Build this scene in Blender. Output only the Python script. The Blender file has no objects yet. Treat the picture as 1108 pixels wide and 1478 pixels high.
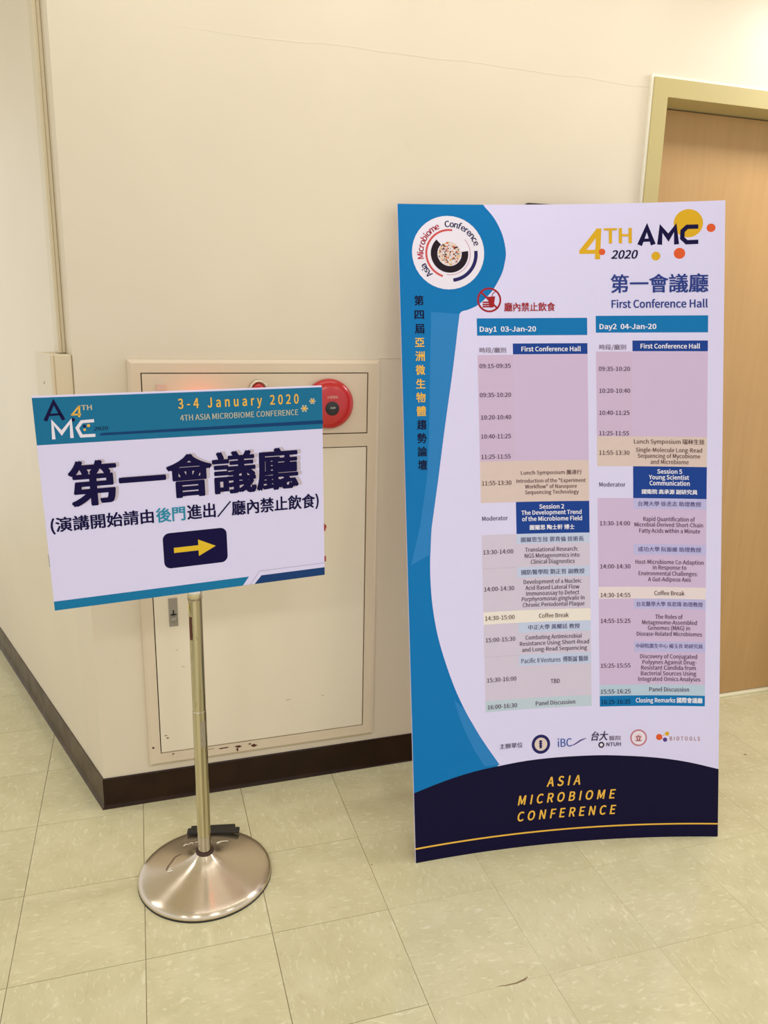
import bpy, bmesh, math, random
from mathutils import Vector, Matrix
random.seed(7)
S = bpy.context.scene
COL = S.collection

# ------------------------------------------------------------------ camera
def make_camera():
    cd = bpy.data.cameras.new('camera'); co = bpy.data.objects.new('camera', cd); COL.objects.link(co)
    fpx, yaw, pitch, roll = 1135.79, 0.3161, -0.2451, 0.0216
    f = Vector((math.sin(yaw)*math.cos(pitch), math.cos(yaw)*math.cos(pitch), math.sin(pitch)))
    rt = Vector((math.cos(yaw), -math.sin(yaw), 0)); up = rt.cross(f)
    c, s = math.cos(roll), math.sin(roll)
    r2 = rt*c + up*s; u2 = up*c - rt*s
    m = Matrix((r2, u2, -f)).transposed().to_4x4(); m.translation = Vector((0.1363, -2.3146, 1.511))
    co.matrix_world = m
    cd.sensor_fit = 'VERTICAL'; cd.sensor_height = 36.0; cd.lens = fpx*36.0/1478.0
    cd.clip_start = 0.02
    S.camera = co
make_camera()

# ------------------------------------------------------------------ world, exposure
w = bpy.data.worlds.new('world'); S.world = w; w.use_nodes = True
bg = w.node_tree.nodes['Background']; bg.inputs[0].default_value = (0.98, 0.97, 0.97, 1); bg.inputs[1].default_value = 0.85
S.view_settings.view_transform = 'Standard'; S.view_settings.look = 'None'
S.view_settings.exposure = 0.17; S.view_settings.gamma = 1.0
try: S.view_settings.use_curve_mapping = False
except Exception: pass

# ------------------------------------------------------------------ ceiling lamps (one above the wall, a row further back, two added to brighten)
def lamp(name, loc, size, sizey, power, col=(1, .975, .965)):
    l = bpy.data.lights.new(name, 'AREA'); l.shape = 'RECTANGLE'; l.size = size; l.size_y = sizey; l.energy = power; l.color = col
    o = bpy.data.objects.new(name, l); COL.objects.link(o); o.location = loc
    return o
LAMPS = [((0.95, -0.42, 2.66), 2.2, 0.22, 6.5), ((-0.95, -3.35, 2.66), .5, .3, 14.0), ((-2.35, -3.35, 2.66), .5, .3, 12.0),
         ((0.75, -3.35, 2.66), .5, .3, 17.0), ((2.3, -3.35, 2.66), .5, .3, 9.0), ((-1.9, .7, 2.66), 1.2, .3, 14.0), ((3.0, -0.42, 2.66), .9, .3, 26.0)]  # last two lamps are added, to brighten the left wall and the right floor
for a in LAMPS: lamp('ceiling_lamp', *a)

# ------------------------------------------------------------------ materials
def mat(name, col, rough=.5, metal=0., spec=.5, coat=0., emit=None):
    m = bpy.data.materials.new(name); m.use_nodes = True
    b = m.node_tree.nodes['Principled BSDF']
    b.inputs['Base Color'].default_value = (*col, 1); b.inputs['Roughness'].default_value = rough
    b.inputs['Metallic'].default_value = metal; b.inputs['Specular IOR Level'].default_value = spec
    b.inputs['Coat Weight'].default_value = coat; b.inputs['Coat Roughness'].default_value = .15
    if emit: b.inputs['Emission Color'].default_value = (*emit[0], 1); b.inputs['Emission Strength'].default_value = emit[1]
    return m
def N(m, t, **kw):
    n = m.node_tree.nodes.new(t)
    for k, v in kw.items():
        if k in n.inputs: n.inputs[k].default_value = v
        else: setattr(n, k, v)
    return n
def LK(m, a, b): m.node_tree.links.new(a, b)
def mixc(m, fac, c1, c2, blend='MIX'):
    x = N(m, 'ShaderNodeMix', data_type='RGBA', blend_type=blend)
    if isinstance(fac, float): x.inputs[0].default_value = fac
    else: LK(m, fac, x.inputs[0])
    for i, c in ((6, c1), (7, c2)):
        if isinstance(c, tuple): x.inputs[i].default_value = (*c, 1)
        else: LK(m, c, x.inputs[i])
    return x.outputs[2]
def ramp(m, src, p0, p1, c0=(0, 0, 0), c1=(1, 1, 1)):
    r = N(m, 'ShaderNodeValToRGB'); e = r.color_ramp.elements
    e[0].position = p0; e[0].color = (*c0, 1); e[1].position = p1; e[1].color = (*c1, 1); LK(m, src, r.inputs[0]); return r.outputs[0]
def noise(m, co, scale, detail=3, rough=.5, dist=0.):
    n = N(m, 'ShaderNodeTexNoise'); n.inputs['Scale'].default_value = scale; n.inputs['Detail'].default_value = detail
    n.inputs['Roughness'].default_value = rough; n.inputs['Distortion'].default_value = dist; LK(m, co, n.inputs['Vector']); return n.outputs['Fac']
def objco(m): return N(m, 'ShaderNodeTexCoord').outputs['Object']
def bsdf(m): return m.node_tree.nodes['Principled BSDF']
def bump(m, h, strength, dist=.01):
    b = N(m, 'ShaderNodeBump'); b.inputs['Strength'].default_value = strength; b.inputs['Distance'].default_value = dist
    LK(m, h, b.inputs['Height']); LK(m, b.outputs[0], bsdf(m).inputs['Normal'])
def math_(m, op, a, b=None, c=None):
    n = N(m, 'ShaderNodeMath', operation=op)
    for i, v in enumerate((a, b, c)):
        if v is None: continue
        if isinstance(v, (int, float)): n.inputs[i].default_value = v
        else: LK(m, v, n.inputs[i])
    return n.outputs[0]

WALLC = (.76, .67, .525)
def paint(name, col, crack=False, rough=.42):
    m = mat(name, col, rough); co = objco(m)
    big = noise(m, co, 1.6, 3, .5, .4); c = mixc(m, ramp(m, big, .3, .75), tuple(x*.965 for x in col), tuple(min(1, x*1.035) for x in col))
    sp = ramp(m, noise(m, co, 26, 2), .74, .80); c2 = mixc(m, math_(m, 'MULTIPLY', sp, .18), c, (.55, .45, .33))
    LK(m, c2, bsdf(m).inputs['Base Color'])
    h = math_(m, 'MULTIPLY', noise(m, co, 4, 2, .45, .3), .45)
    if crack:
        sx = N(m, 'ShaderNodeSeparateXYZ'); LK(m, co, sx.inputs[0])
        wob = math_(m, 'MULTIPLY', noise(m, co, 3.2, 3), .030)
        d = math_(m, 'SUBTRACT', math_(m, 'SUBTRACT', sx.outputs[2], 2.203), wob)
        line = math_(m, 'SUBTRACT', 1.0, math_(m, 'MINIMUM', math_(m, 'MULTIPLY', math_(m, 'ABSOLUTE', d), 330.), 1.0))
        line = math_(m, 'MULTIPLY', line, ramp(m, sx.outputs[0], .25, .55))
        edge = ramp(m, sx.outputs[0], .0, .10, (1, 1, 1), (0, 0, 0))   # crumpled paint skin beside the outer corner
        mp = N(m, 'ShaderNodeMapping'); mp.inputs['Scale'].default_value = (6, 1, 16); LK(m, co, mp.inputs[0])
        wr = math_(m, 'MULTIPLY', noise(m, mp.outputs[0], 1.0, 4, .6, .8), .35)
        h = math_(m, 'ADD', h, math_(m, 'ADD', math_(m, 'MULTIPLY', line, .35), math_(m, 'MULTIPLY', wr, edge)))
        LK(m, mixc(m, math_(m, 'MULTIPLY', line, .22), c2, (.50, .40, .26)), bsdf(m).inputs['Base Color'])
    bump(m, h, .16, .02)
    return m
M = {}
M['wall'] = paint('cream_wall_paint', WALLC, True)
M['wallside'] = paint('cream_side_wall_paint', (.78, .69, .535))
M['ceiling'] = mat('white_ceiling_paint', (.86, .84, .78), .8)
M['rustd'] = mat('dark_grommet', (.05, .02, .012), .6)
M['trunk'] = mat('cream_trunking_paint', (.70, .61, .43), .4)
M['cab'] = paint('cream_cabinet_enamel', (.73, .615, .455), False, .33)
M['cabdoor'] = paint('cream_door_enamel', (.83, .745, .585), False, .33)
M['gap'] = mat('dark_gap', (.10, .05, .025), .7)
M['rust'] = mat('rust', (.10, .025, .012), .8)
M['redpaint'] = mat('red_lettering', (.45, .03, .02), .5)
M['bell'] = mat('red_bell_enamel', (.52, .006, .008), .28, coat=.4)
M['black'] = mat('black_plastic', (.012, .011, .012), .45)
M['blackbar'] = mat('black_tape_plastic', (.014, .012, .010), .5)
M['steel'] = mat('chrome_steel', (.72, .66, .55), .2, 1.)
M['grey'] = mat('grey_metal_plate', (.34, .31, .27), .4, .6)
M['lens'] = mat('red_lamp_lens', (.7, .02, .015), .2, emit=((1, .06, .03), 14.0))
M['tag'] = mat('pinkish_label_tape', (.72, .50, .40), .5)
M['trim'] = mat('khaki_door_frame_paint', (.53, .44, .19), .35)
M['caulk'] = mat('white_caulk', (.92, .88, .74), .5)
M['thresh'] = mat('pale_threshold', (.80, .76, .55), .4)
M['white'] = mat('white_foam_board', (.86, .84, .86), .5)
M['alu'] = mat('lamp_housing', (.8, .8, .8), .5)
M['diff'] = mat('lamp_diffuser', (.9, .9, .9), .5, emit=((1, .96, .9), 3.0))

def m_baseboard(name, c):
    m = mat(name, c, .3, spec=.22); co = objco(m)
    LK(m, mixc(m, ramp(m, noise(m, co, 9, 4), .35, .75), tuple(x*.8 for x in c), tuple(x*1.5 for x in c)), bsdf(m).inputs['Base Color'])
    LK(m, math_(m, 'ADD', math_(m, 'MULTIPLY', noise(m, co, 14, 4), .3), .2), bsdf(m).inputs['Roughness'])
    return m
M['base'] = m_baseboard('dark_brown_baseboard', (.021, .008, .003))
M['baseL'] = m_baseboard('lit_baseboard_side', (.075, .050, .028))  # same baseboard in a lighter colour, grazing light and gloss painted in

def m_tile():
    m = mat('speckled_vinyl_tile', (.5, .5, .4), .3, spec=.5); co = objco(m)
    oi = N(m, 'ShaderNodeObjectInfo')
    ad = N(m, 'ShaderNodeVectorMath', operation='MULTIPLY_ADD'); LK(m, oi.outputs['Location'], ad.inputs[0]); ad.inputs[1].default_value = (7.3, 3.1, 0); LK(m, co, ad.inputs[2])
    vec = ad.outputs[0]
    mp = N(m, 'ShaderNodeMapping'); mp.inputs['Rotation'].default_value = (0, 0, .9); mp.inputs['Scale'].default_value = (1.0, 2.2, 1); LK(m, vec, mp.inputs[0])
    n1 = noise(m, vec, 9, 4, .6, .5); n2 = noise(m, mp.outputs[0], 38, 3, .6, .5); n3 = noise(m, mp.outputs[0], 34, 2, .5, .3)
    c = mixc(m, ramp(m, n1, .35, .68), (.58, .535, .325), (.65, .605, .39))
    c = mixc(m, math_(m, 'MULTIPLY', ramp(m, n2, .56, .70), .7), c, (.76, .72, .52))
    c = mixc(m, math_(m, 'MULTIPLY', ramp(m, n3, .60, .74), .4), c, (.50, .44, .26))
    v = math_(m, 'ADD', math_(m, 'MULTIPLY', oi.outputs['Random'], .06), .97)
    hs = N(m, 'ShaderNodeHueSaturation'); LK(m, c, hs.inputs['Color']); LK(m, v, hs.inputs['Value'])
    LK(m, hs.outputs[0], bsdf(m).inputs['Base Color'])
    LK(m, math_(m, 'ADD', math_(m, 'MULTIPLY', noise(m, vec, 5, 4), .10), .09), bsdf(m).inputs['Roughness'])
    bump(m, noise(m, vec, 10, 2), .025, .004)
    return m
M['tile'] = m_tile()
M['grout'] = mat('tile_joint_dirt', (.42, .36, .22), .8)
def m_wood():
    m = mat('tan_door_laminate', (.5, .3, .14), .38); co = objco(m)
    mp = N(m, 'ShaderNodeMapping'); mp.inputs['Scale'].default_value = (14, 14, .9); LK(m, co, mp.inputs[0])
    n = noise(m, mp.outputs[0], 2.2, 5, .6, .5); n2 = noise(m, co, 2.2, 2)
    c = mixc(m, ramp(m, n, .3, .7), (.46, .27, .10), (.51, .305, .12)); c = mixc(m, math_(m, 'MULTIPLY', ramp(m, n2, .4, .7), .3), c, (.44, .26, .105))
    LK(m, c, bsdf(m).inputs['Base Color']); return m
M['wood'] = m_wood()
def m_brushed():
    m = mat('turned_brushed_steel', (.70, .61, .49), .26, 1.); b = bsdf(m)
    b.inputs['Anisotropic'].default_value = .85; b.inputs['Anisotropic Rotation'].default_value = .25
    t = N(m, 'ShaderNodeTangent', direction_type='RADIAL', axis='Z'); LK(m, t.outputs[0], b.inputs['Tangent'])
    co = objco(m); LK(m, math_(m, 'ADD', math_(m, 'MULTIPLY', noise(m, co, 22, 4), .16), .16), b.inputs['Roughness'])
    return m
M['brushed'] = m_brushed()
def m_pole():
    m = mat('pole_steel', (.50, .46, .34), .12, 1.); co = objco(m)
    mp = N(m, 'ShaderNodeMapping'); mp.inputs['Scale'].default_value = (40, 40, 9); LK(m, co, mp.inputs[0])
    n = noise(m, mp.outputs[0], 1.4, 4, .6)
    LK(m, math_(m, 'ADD', math_(m, 'MULTIPLY', n, .16), .02), bsdf(m).inputs['Roughness'])
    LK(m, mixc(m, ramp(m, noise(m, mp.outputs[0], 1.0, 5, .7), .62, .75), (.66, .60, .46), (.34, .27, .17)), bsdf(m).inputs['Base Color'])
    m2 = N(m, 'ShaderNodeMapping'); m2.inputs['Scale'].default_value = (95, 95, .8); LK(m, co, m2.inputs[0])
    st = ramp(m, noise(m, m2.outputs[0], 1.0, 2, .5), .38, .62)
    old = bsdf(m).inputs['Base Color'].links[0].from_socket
    LK(m, mixc(m, st, old, mixc(m, 1.0, old, (.52, .50, .42), 'MULTIPLY')), bsdf(m).inputs['Base Color'])  # dark vertical streaks painted in place of reflections along the tube
    return m
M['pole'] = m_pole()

def s2l(r, g, b):
    f = lambda v: v/255/12.92 if v <= 10 else ((v/255+.055)/1.055)**2.4
    return (f(r), f(g), f(b))
INK = dict(teal=(6, 116, 184), teal2=(44, 128, 196), royal=(24, 64, 150), pink=(208, 186, 222), pinkb=(206, 184, 216), peach=(218, 198, 194), mauve=(210, 200, 222),
    sky=(196, 206, 236), line=(190, 178, 198), butter=(236, 228, 222), aqua=(190, 206, 222), periwinkle=(190, 186, 232), peachlight=(230, 216, 222), aquablue=(184, 204, 226),
    white=(238, 236, 250), grey=(120, 100, 120), plum=(70, 36, 66), brown=(80, 44, 38), ink=(64, 52, 80), slate=(72, 72, 112), slateb=(84, 72, 128), navy=(10, 4, 46), navyt=(12, 2, 62),
    gold=(220, 172, 36), goldt=(238, 186, 74), orange=(222, 92, 46), indigo=(44, 62, 140), indigod=(38, 34, 96), paperw=(232, 226, 242), red=(160, 30, 36), tealorpaper=(120, 150, 190),
    beige=(222, 204, 196), blue=(46, 82, 168), violet=(84, 62, 142), rose=(196, 130, 150), rosel=(236, 210, 222), crimson=(140, 26, 48), copper=(160, 88, 74),
    signteal=(24, 112, 156), signteal2=(44, 140, 172), signteal2b=(22, 118, 168), signline=(12, 62, 116), signnavy=(24, 62, 118), line2=(150, 132, 160), yellow=(226, 188, 48), shadowg=(196, 184, 200), paleg=(196, 190, 166),
    paper=(220, 215, 251), blackn=(34, 22, 34))
def ink(n):
    k = 'ink_'+n
    if k not in M:
        M[k] = mat('print_'+n, s2l(*INK[n]), .5, spec=.14)
    return M[k]

# ------------------------------------------------------------------ mesh helpers
def obj(name, bm, mats, parent=None, loc=None, smooth=False):
    me = bpy.data.meshes.new(name)
    bmesh.ops.recalc_face_normals(bm, faces=bm.faces) if not getattr(bm, 'keep', False) else None
    bm.to_mesh(me); bm.free()
    for m in (mats if isinstance(mats, (list, tuple)) else [mats]): me.materials.append(m)
    if smooth:
        for p in me.polygons: p.use_smooth = True
    o = bpy.data.objects.new(name, me); COL.objects.link(o)
    if parent: o.parent = parent
    if loc: o.location = loc
    return o
def raw(name, V, F, mats, parent=None, mi=None):
    me = bpy.data.meshes.new(name); me.from_pydata(V, [], F)
    for m in mats: me.materials.append(m)
    if mi: me.polygons.foreach_set('material_index', mi)
    me.update(); o = bpy.data.objects.new(name, me); COL.objects.link(o)
    if parent: o.parent = parent
    return o
def add_box(bm, x0, y0, z0, x1, y1, z1, M4=None, bev=0., seg=1):
    vs = [bm.verts.new(Vector((x, y, z))) for x in (x0, x1) for y in (y0, y1) for z in (z0, z1)]
    fs = [bm.faces.new([vs[i] for i in f]) for f in ((0, 1, 3, 2), (4, 6, 7, 5), (0, 4, 5, 1), (2, 3, 7, 6), (0, 2, 6, 4), (1, 5, 7, 3))]
    if bev:
        es = {e for f in fs for e in f.edges}
        r = bmesh.ops.bevel(bm, geom=list(es), offset=bev, segments=seg, affect='EDGES', profile=.5)
        vs = list({v for f in r['faces'] for v in f.verts} | {v for v in vs if v.is_valid})
    if M4:
        for v in vs: v.co = M4 @ v.co
    return vs
def box(name, a, b, m, parent=None, bev=0., M4=None, seg=1):
    bm = bmesh.new(); add_box(bm, *a, *b, M4=M4, bev=bev, seg=seg); return obj(name, bm, m, parent)
def lathe(bm, prof, seg=48, M4=None):
    rings = []
    for r, z in prof:
        if r < 1e-5: rings.append([bm.verts.new((0, 0, z))])
        else: rings.append([bm.verts.new((r*math.cos(2*math.pi*i/seg), r*math.sin(2*math.pi*i/seg), z)) for i in range(seg)])
    for a, b in zip(rings, rings[1:]):
        for i in range(seg):
            j = (i+1) % seg
            if len(a) == 1 and len(b) == 1: continue
            if len(a) == 1: bm.faces.new((a[0], b[j], b[i]))
            elif len(b) == 1: bm.faces.new((a[i], a[j], b[0]))
            else: bm.faces.new((a[i], a[j], b[j], b[i]))
    if M4:
        for ring in rings:
            for v in ring: v.co = M4 @ v.co
def tag(o, label, cat, group=None):
    o['label'] = label; o['category'] = cat
    if group: o['group'] = group
    return o
def struct(o): o['kind'] = 'structure'; return o
def empty(name, loc=(0, 0, 0)):
    o = bpy.data.objects.new(name, None); COL.objects.link(o); o.location = loc; o.empty_display_size = .1; return o
def lp(o, label): o['label'] = label; return o
BANNER_PRINT = [
["R","timetable",[222.1,1498.8,547.6,1548.6],"teal",2],
["R","timetable",[327.4,1444.0,547.6,1475.3],"royal",2],
["R","timetable",[222.1,1134.9,326.4,1443.0],"pinkb",1],
["R","timetable",[326.4,1134.9,547.6,1443.0],"pink",1],
["R","timetable",[222.1,1015.0,547.6,1134.9],"peach",1],
["R","timetable",[327.4,921.6,547.6,1015.0],"royal",2],
["R","timetable",[222.1,697.5,547.6,921.6],"mauve",1],
["R","timetable",[327.4,892.0,547.6,921.6],"sky",2],
["R","timetable",[327.4,793.6,547.6,824.0],"sky",2],
["R","timetable",[222.1,823.5,327.4,824.5],"line",2],
["R","timetable",[222.1,661.7,547.6,697.5],"butter",1],
["R","timetable",[222.1,438.4,547.6,661.7],"mauve",1],
["R","timetable",[327.4,630.8,547.6,661.7],"sky",2],
["R","timetable",[327.4,533.9,547.6,566.5],"sky",2],
["R","timetable",[222.1,566.0,327.4,567.0],"line",2],
["R","timetable",[222.1,406.0,547.6,438.4],"aqua",1],
["R","timetable",[572.5,1505.5,888.8,1554.0],"teal",2],
["R","timetable",[678.0,1451.6,888.8,1482.4],"royal",2],
["R","timetable",[572.5,1203.9,677.0,1450.6],"pinkb",1],
["R","timetable",[677.0,1203.9,888.8,1450.6],"pink",1],
["R","timetable",[572.5,1116.7,888.8,1203.9],"peach",1],
["R","timetable",[678.0,1023.1,888.8,1116.7],"royal",2],
["R","timetable",[572.5,760.4,888.8,1023.1],"pink",1],
["R","timetable",[678.0,991.9,888.8,1023.1],"periwinkle",2],
["R","timetable",[678.0,856.3,888.8,887.6],"periwinkle",2],
["R","timetable",[572.5,725.4,888.8,760.4],"peachlight",1],
["R","timetable",[572.5,467.5,888.8,725.4],"pink",1],
["R","timetable",[678.0,694.8,888.8,725.4],"periwinkle",2],
["R","timetable",[678.0,565.6,888.8,597.7],"periwinkle",2],
["R","timetable",[572.5,434.6,888.8,467.5],"aquablue",1],
["R","timetable",[572.5,402.6,888.8,434.6],"teal",1],
["T","timetable","Day1  03-Jan-20",230.0,397.2,1510.0,14.4,"white",1,0],
["T","timetable","時段/廳別",227.9,307.0,1449.1,14.4,"grey",0,0],
["T","timetable","First Conference Hall",352.4,528.0,1452.4,13.0,"white",1,0],
["T","timetable","09:15-09:35",226.9,319.8,1404.8,12.3,"plum",0,0],
["T","timetable","09:35-10:20",226.1,319.3,1321.1,12.3,"plum",0,0],
["T","timetable","10:20-10:40",227.9,318.3,1256.4,12.3,"plum",0,0],
["T","timetable","10:40-11:25",227.4,316.4,1201.2,12.3,"plum",0,0],
["T","timetable","11:25-11:55",226.8,314.5,1142.3,12.3,"plum",0,0],
["T","timetable","11:55-13:30",226.5,315.1,1065.8,12.3,"brown",0,0],
["T","timetable","Lunch Symposium 騰達行",344.2,526.5,1094.3,10.8,"brown",0,0],
["T","timetable","Introduction of the \"Experiment",330.5,538.2,1070.6,10.7,"brown",0,0],
["T","timetable","Workflow\" of Nanopore",355.7,511.1,1053.6,10.9,"brown",0,0],
["T","timetable","Sequencing Technology",355.4,516.8,1037.0,10.8,"brown",0,0],
["T","timetable","Session 2",397.3,472.3,993.7,12.4,"white",1,0],
["T","timetable","The Development Trend",343.1,524.2,976.9,12.1,"white",1,0],
["T","timetable","of the Microbiome Field",344.6,525.4,958.5,12.1,"white",1,0],
["T","timetable","圖爾思 陶士軒 博士",367.5,502.5,932.2,13.7,"white",1,0],
["T","timetable","Moderator",224.8,302.4,963.3,12.3,"ink",0,0],
["T","timetable","圖爾思生技 郭育倫 技術長",340.3,530.3,896.8,14.2,"slate",0,0],
["T","timetable","國防醫學院 劉正哲 副教授",339.5,530.9,801.2,14.2,"slate",0,0],
["T","timetable","Translational Research:",352.6,512.2,868.6,12.1,"plum",0,0],
["T","timetable","NGS Metagenomics into",350.8,516.5,850.8,12.1,"plum",0,0],
["T","timetable","Clinical Diagnostics",368.6,501.9,832.7,12.3,"plum",0,0],
["T","timetable","Development of a Nucleic",345.8,521.1,774.2,12.0,"plum",0,0],
["T","timetable","Acid Based Lateral Flow",351.1,514.4,756.8,12.1,"plum",0,0],
["T","timetable","Immunoassay to Detect",353.1,514.2,740.0,12.1,"plum",0,0],
["T","timetable","Chronic Periodontal Plaque",341.8,529.7,706.7,12.0,"plum",0,0],
["T","timetable","13:30-14:00",225.5,316.6,865.5,12.3,"plum",0,0],
["T","timetable","14:00-14:30",226.0,317.0,758.0,12.3,"plum",0,0],
["T","timetable","Porphyromonas gingivalis",338.3,514.0,723.9,12.0,"plum",0,1],
["T","timetable","in",518.5,529.9,724.1,12.6,"plum",0,0],
["T","timetable","14:30-15:00",226.8,316.8,673.2,12.3,"brown",0,0],
["T","timetable","Coffee Break",390.4,481.1,673.1,12.4,"brown",0,0],
["T","timetable","中正大學 黃耀廷 教授",357.3,514.8,639.1,13.6,"slate",0,0],
["T","timetable","Pacific 8 Ventures  傅斯誠 醫師",334.3,537.9,541.7,13.3,"slate",0,0],
["T","timetable","Combating Antimicrobial",348.0,519.8,610.6,12.0,"plum",0,0],
["T","timetable","Resistance Using Short-Read",330.8,541.6,593.2,11.8,"plum",0,0],
["T","timetable","and Long-Read Sequencing",336.9,535.7,575.2,11.8,"plum",0,0],
["T","timetable","15:00-15:30",227.1,317.3,609.5,12.3,"plum",0,0],
["T","timetable","15:30-16:00",228.1,317.9,492.6,12.3,"plum",0,0],
["T","timetable","TBD",422.4,451.2,478.4,12.6,"plum",0,0],
["T","timetable","16:00-16:30",228.1,318.5,413.8,12.3,"plum",0,0],
["T","timetable","Panel Discussion",375.8,497.0,414.6,12.3,"plum",0,0],
["T","timetable","Day2  04-Jan-20",583.2,746.1,1515.6,14.4,"white",1,0],
["T","timetable","時段/廳別",581.9,659.7,1455.9,14.5,"grey",0,0],
["T","timetable","First Conference Hall",700.9,867.5,1459.6,12.9,"white",1,0],
["T","timetable","09:35-10:20",579.8,670.9,1394.5,12.3,"plum",0,0],
["T","timetable","10:20-10:40",580.6,670.6,1330.9,12.3,"plum",0,0],
["T","timetable","10:40-11:25",580.0,668.4,1266.7,12.3,"plum",0,0],
["T","timetable","11:25-11:55",579.4,666.6,1206.8,12.4,"plum",0,0],
["T","timetable","Lunch Symposium 瑞林生技",681.0,881.8,1183.3,12.1,"brown",0,0],
["T","timetable","11:55-13:30",578.8,667.7,1150.1,12.4,"brown",0,0],
["T","timetable","Single-Molecule Long-Read",686.3,875.0,1158.9,12.1,"brown",0,0],
["T","timetable","Sequencing of Mycobiome",691.3,870.3,1141.6,12.2,"brown",0,0],
["T","timetable","and Microbiome",728.7,837.7,1124.0,12.3,"brown",0,0],
["T","timetable","Session 5",747.8,819.4,1096.0,12.4,"white",1,0],
["T","timetable","Young Scientist",723.8,839.0,1079.0,12.3,"white",1,0],
["T","timetable","Communication",725.6,840.8,1061.3,13.1,"white",1,0],
["T","timetable","國衛院 高承源 副研究員",702.9,862.9,1035.7,13.0,"white",1,0],
["T","timetable","Moderator",577.8,655.4,1056.6,12.4,"ink",0,0],
["T","timetable","台灣大學 徐丞志 助理教授",691.8,873.7,999.9,13.6,"slateb",0,0],
["T","timetable","成功大學 阮振維 助理教授",691.2,874.7,865.4,13.6,"slateb",0,0],
["T","timetable","台北醫學大學 吳君瑋 助理教授",685.9,880.5,702.4,13.6,"slateb",0,0],
["T","timetable","13:30-14:00",578.4,668.3,942.4,12.5,"plum",0,0],
["T","timetable","Rapid Quantification of",707.0,856.3,955.9,12.3,"plum",0,0],
["T","timetable","Microbial-Derived Short-Chain",681.2,879.5,939.3,12.1,"plum",0,0],
["T","timetable","Fatty Acids within a Minute",695.1,871.1,921.5,12.2,"plum",0,0],
["T","timetable","Host-Microbiome Co-Adaption",683.6,882.1,828.9,12.1,"plum",0,0],
["T","timetable","in Response to",734.5,832.6,812.6,12.5,"plum",0,0],
["T","timetable","Environmental Challenges:",692.7,864.8,794.8,12.2,"plum",0,0],
["T","timetable","A Gut-Adipose Axis",720.4,845.8,777.3,12.4,"plum",0,0],
["T","timetable","14:00-14:30",578.2,668.7,814.9,12.5,"plum",0,0],
["T","timetable","14:30-14:55",578.0,668.2,729.6,12.5,"brown",0,0],
["T","timetable","Coffee Break",738.8,827.5,735.8,12.6,"brown",0,0],
["T","timetable","中研院農生中心 楊玉良 助研究員",683.3,881.5,577.3,12.8,"slateb",0,0],
["T","timetable","14:55-15:25",577.9,667.7,652.8,12.6,"plum",0,0],
["T","timetable","The Roles of",741.2,822.3,665.3,12.6,"plum",0,0],
["T","timetable","Metagenome-Assembled",702.4,863.5,648.4,12.3,"plum",0,0],
["T","timetable","Genomes (MAG) in",719.2,843.6,631.8,12.5,"plum",0,0],
["T","timetable","Disease-Related Microbiomes",686.2,879.0,614.2,12.1,"plum",0,0],
["T","timetable","Discovery of Conjugated",696.0,864.9,546.4,12.3,"plum",0,0],
["T","timetable","Polyynes Against Drug-",702.7,863.5,529.0,12.3,"plum",0,0],
["T","timetable","Resistant Candida from",698.8,861.4,512.2,12.3,"plum",0,0],
["T","timetable","Bacterial Sources Using",698.0,863.0,495.2,12.3,"plum",0,0],
["T","timetable","Integrated Omics Analyses",690.3,874.9,478.1,12.2,"plum",0,0],
["T","timetable","15:25-15:55",576.5,666.8,519.0,12.6,"plum",0,0],
["T","timetable","15:55-16:25",575.6,667.1,441.0,12.6,"plum",0,0],
["T","timetable","Panel Discussion",723.0,841.9,446.4,12.6,"plum",0,0],
["T","timetable","16:25-16:35",576.4,666.1,409.5,13.4,"navy",0,0],
["T","timetable","Closing Remarks 國際會議廳",682.0,881.6,413.4,12.8,"white",1,0],
["C","title_lettering",[833.5,1814.6],"gold",1,39.7],
["C","title_lettering",[894.4,1800.1],"orange",1,11.8],
["C","title_lettering",[744.9,1723.7],"gold",1,12.5],
["C","title_lettering",[810.0,1730.4],"orange",1,15.6],
["L","title_lettering",[584.0,1805.1,579.4,1716.6],"gold",1,14.9],
["L","title_lettering",[584.0,1800.5,532.2,1736.7],"gold",1,14.9],
["L","title_lettering",[527.0,1738.2,578.7,1738.6],"gold",1,11.3],
["C","title_lettering",[592.7,1737.9],"orange",2,9.3],
["T","title_lettering","TH",598.1,677.6,1762.4,41.8,"gold",1,0],
["L","title_lettering",[699.5,1755.5,720.2,1805.0,737.7,1756.2],"navyt",2,14.1],
["L","title_lettering",[709.6,1769.2,731.0,1769.7],"navyt",2,9.1],
["L","title_lettering",[755.3,1755.9,759.4,1801.8,779.6,1775.6,798.2,1803.2,801.9,1755.9],"navyt",2,13.9],
["L","title_lettering",[860.6,1804.7,830.5,1804.7,818.2,1793.1,817.4,1773.0,829.3,1761.2,860.9,1761.9],"navyt",2,12.2],
["T","title_lettering","2020",618.2,694.8,1718.0,23.3,"navyt",1,1],
["T","hall_title","第一會議廳",616.5,888.6,1620.0,49.3,"indigo",2,0],
["T","hall_title","First Conference Hall",618.5,887.6,1576.8,21.9,"indigo",1,0],
["C","logo_roundel",[143.0,1737.4],"paperw",2,105.3],
["ARCS","logo_roundel",[146.7,1734.7],0.5373],
["SW","background_print",[248.3,1874.0,280.0,1836.6,303.4,1787.7,312.2,1739.0,307.9,1707.1,299.1,1677.2,277.9,1639.3,256.9,1613.5,227.7,1588.0,200.8,1574.8,172.9,1563.4,165.3,1518.3,158.2,1468.6,146.0,1389.2,129.1,1289.0,114.8,1202.9,99.6,1108.0,78.4,989.7,67.2,866.3,67.2,768.1,76.3,679.9,93.6,598.8,126.2,495.9,163.1,410.7,207.1,331.1,262.6,247.3],"teal",1],
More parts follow.
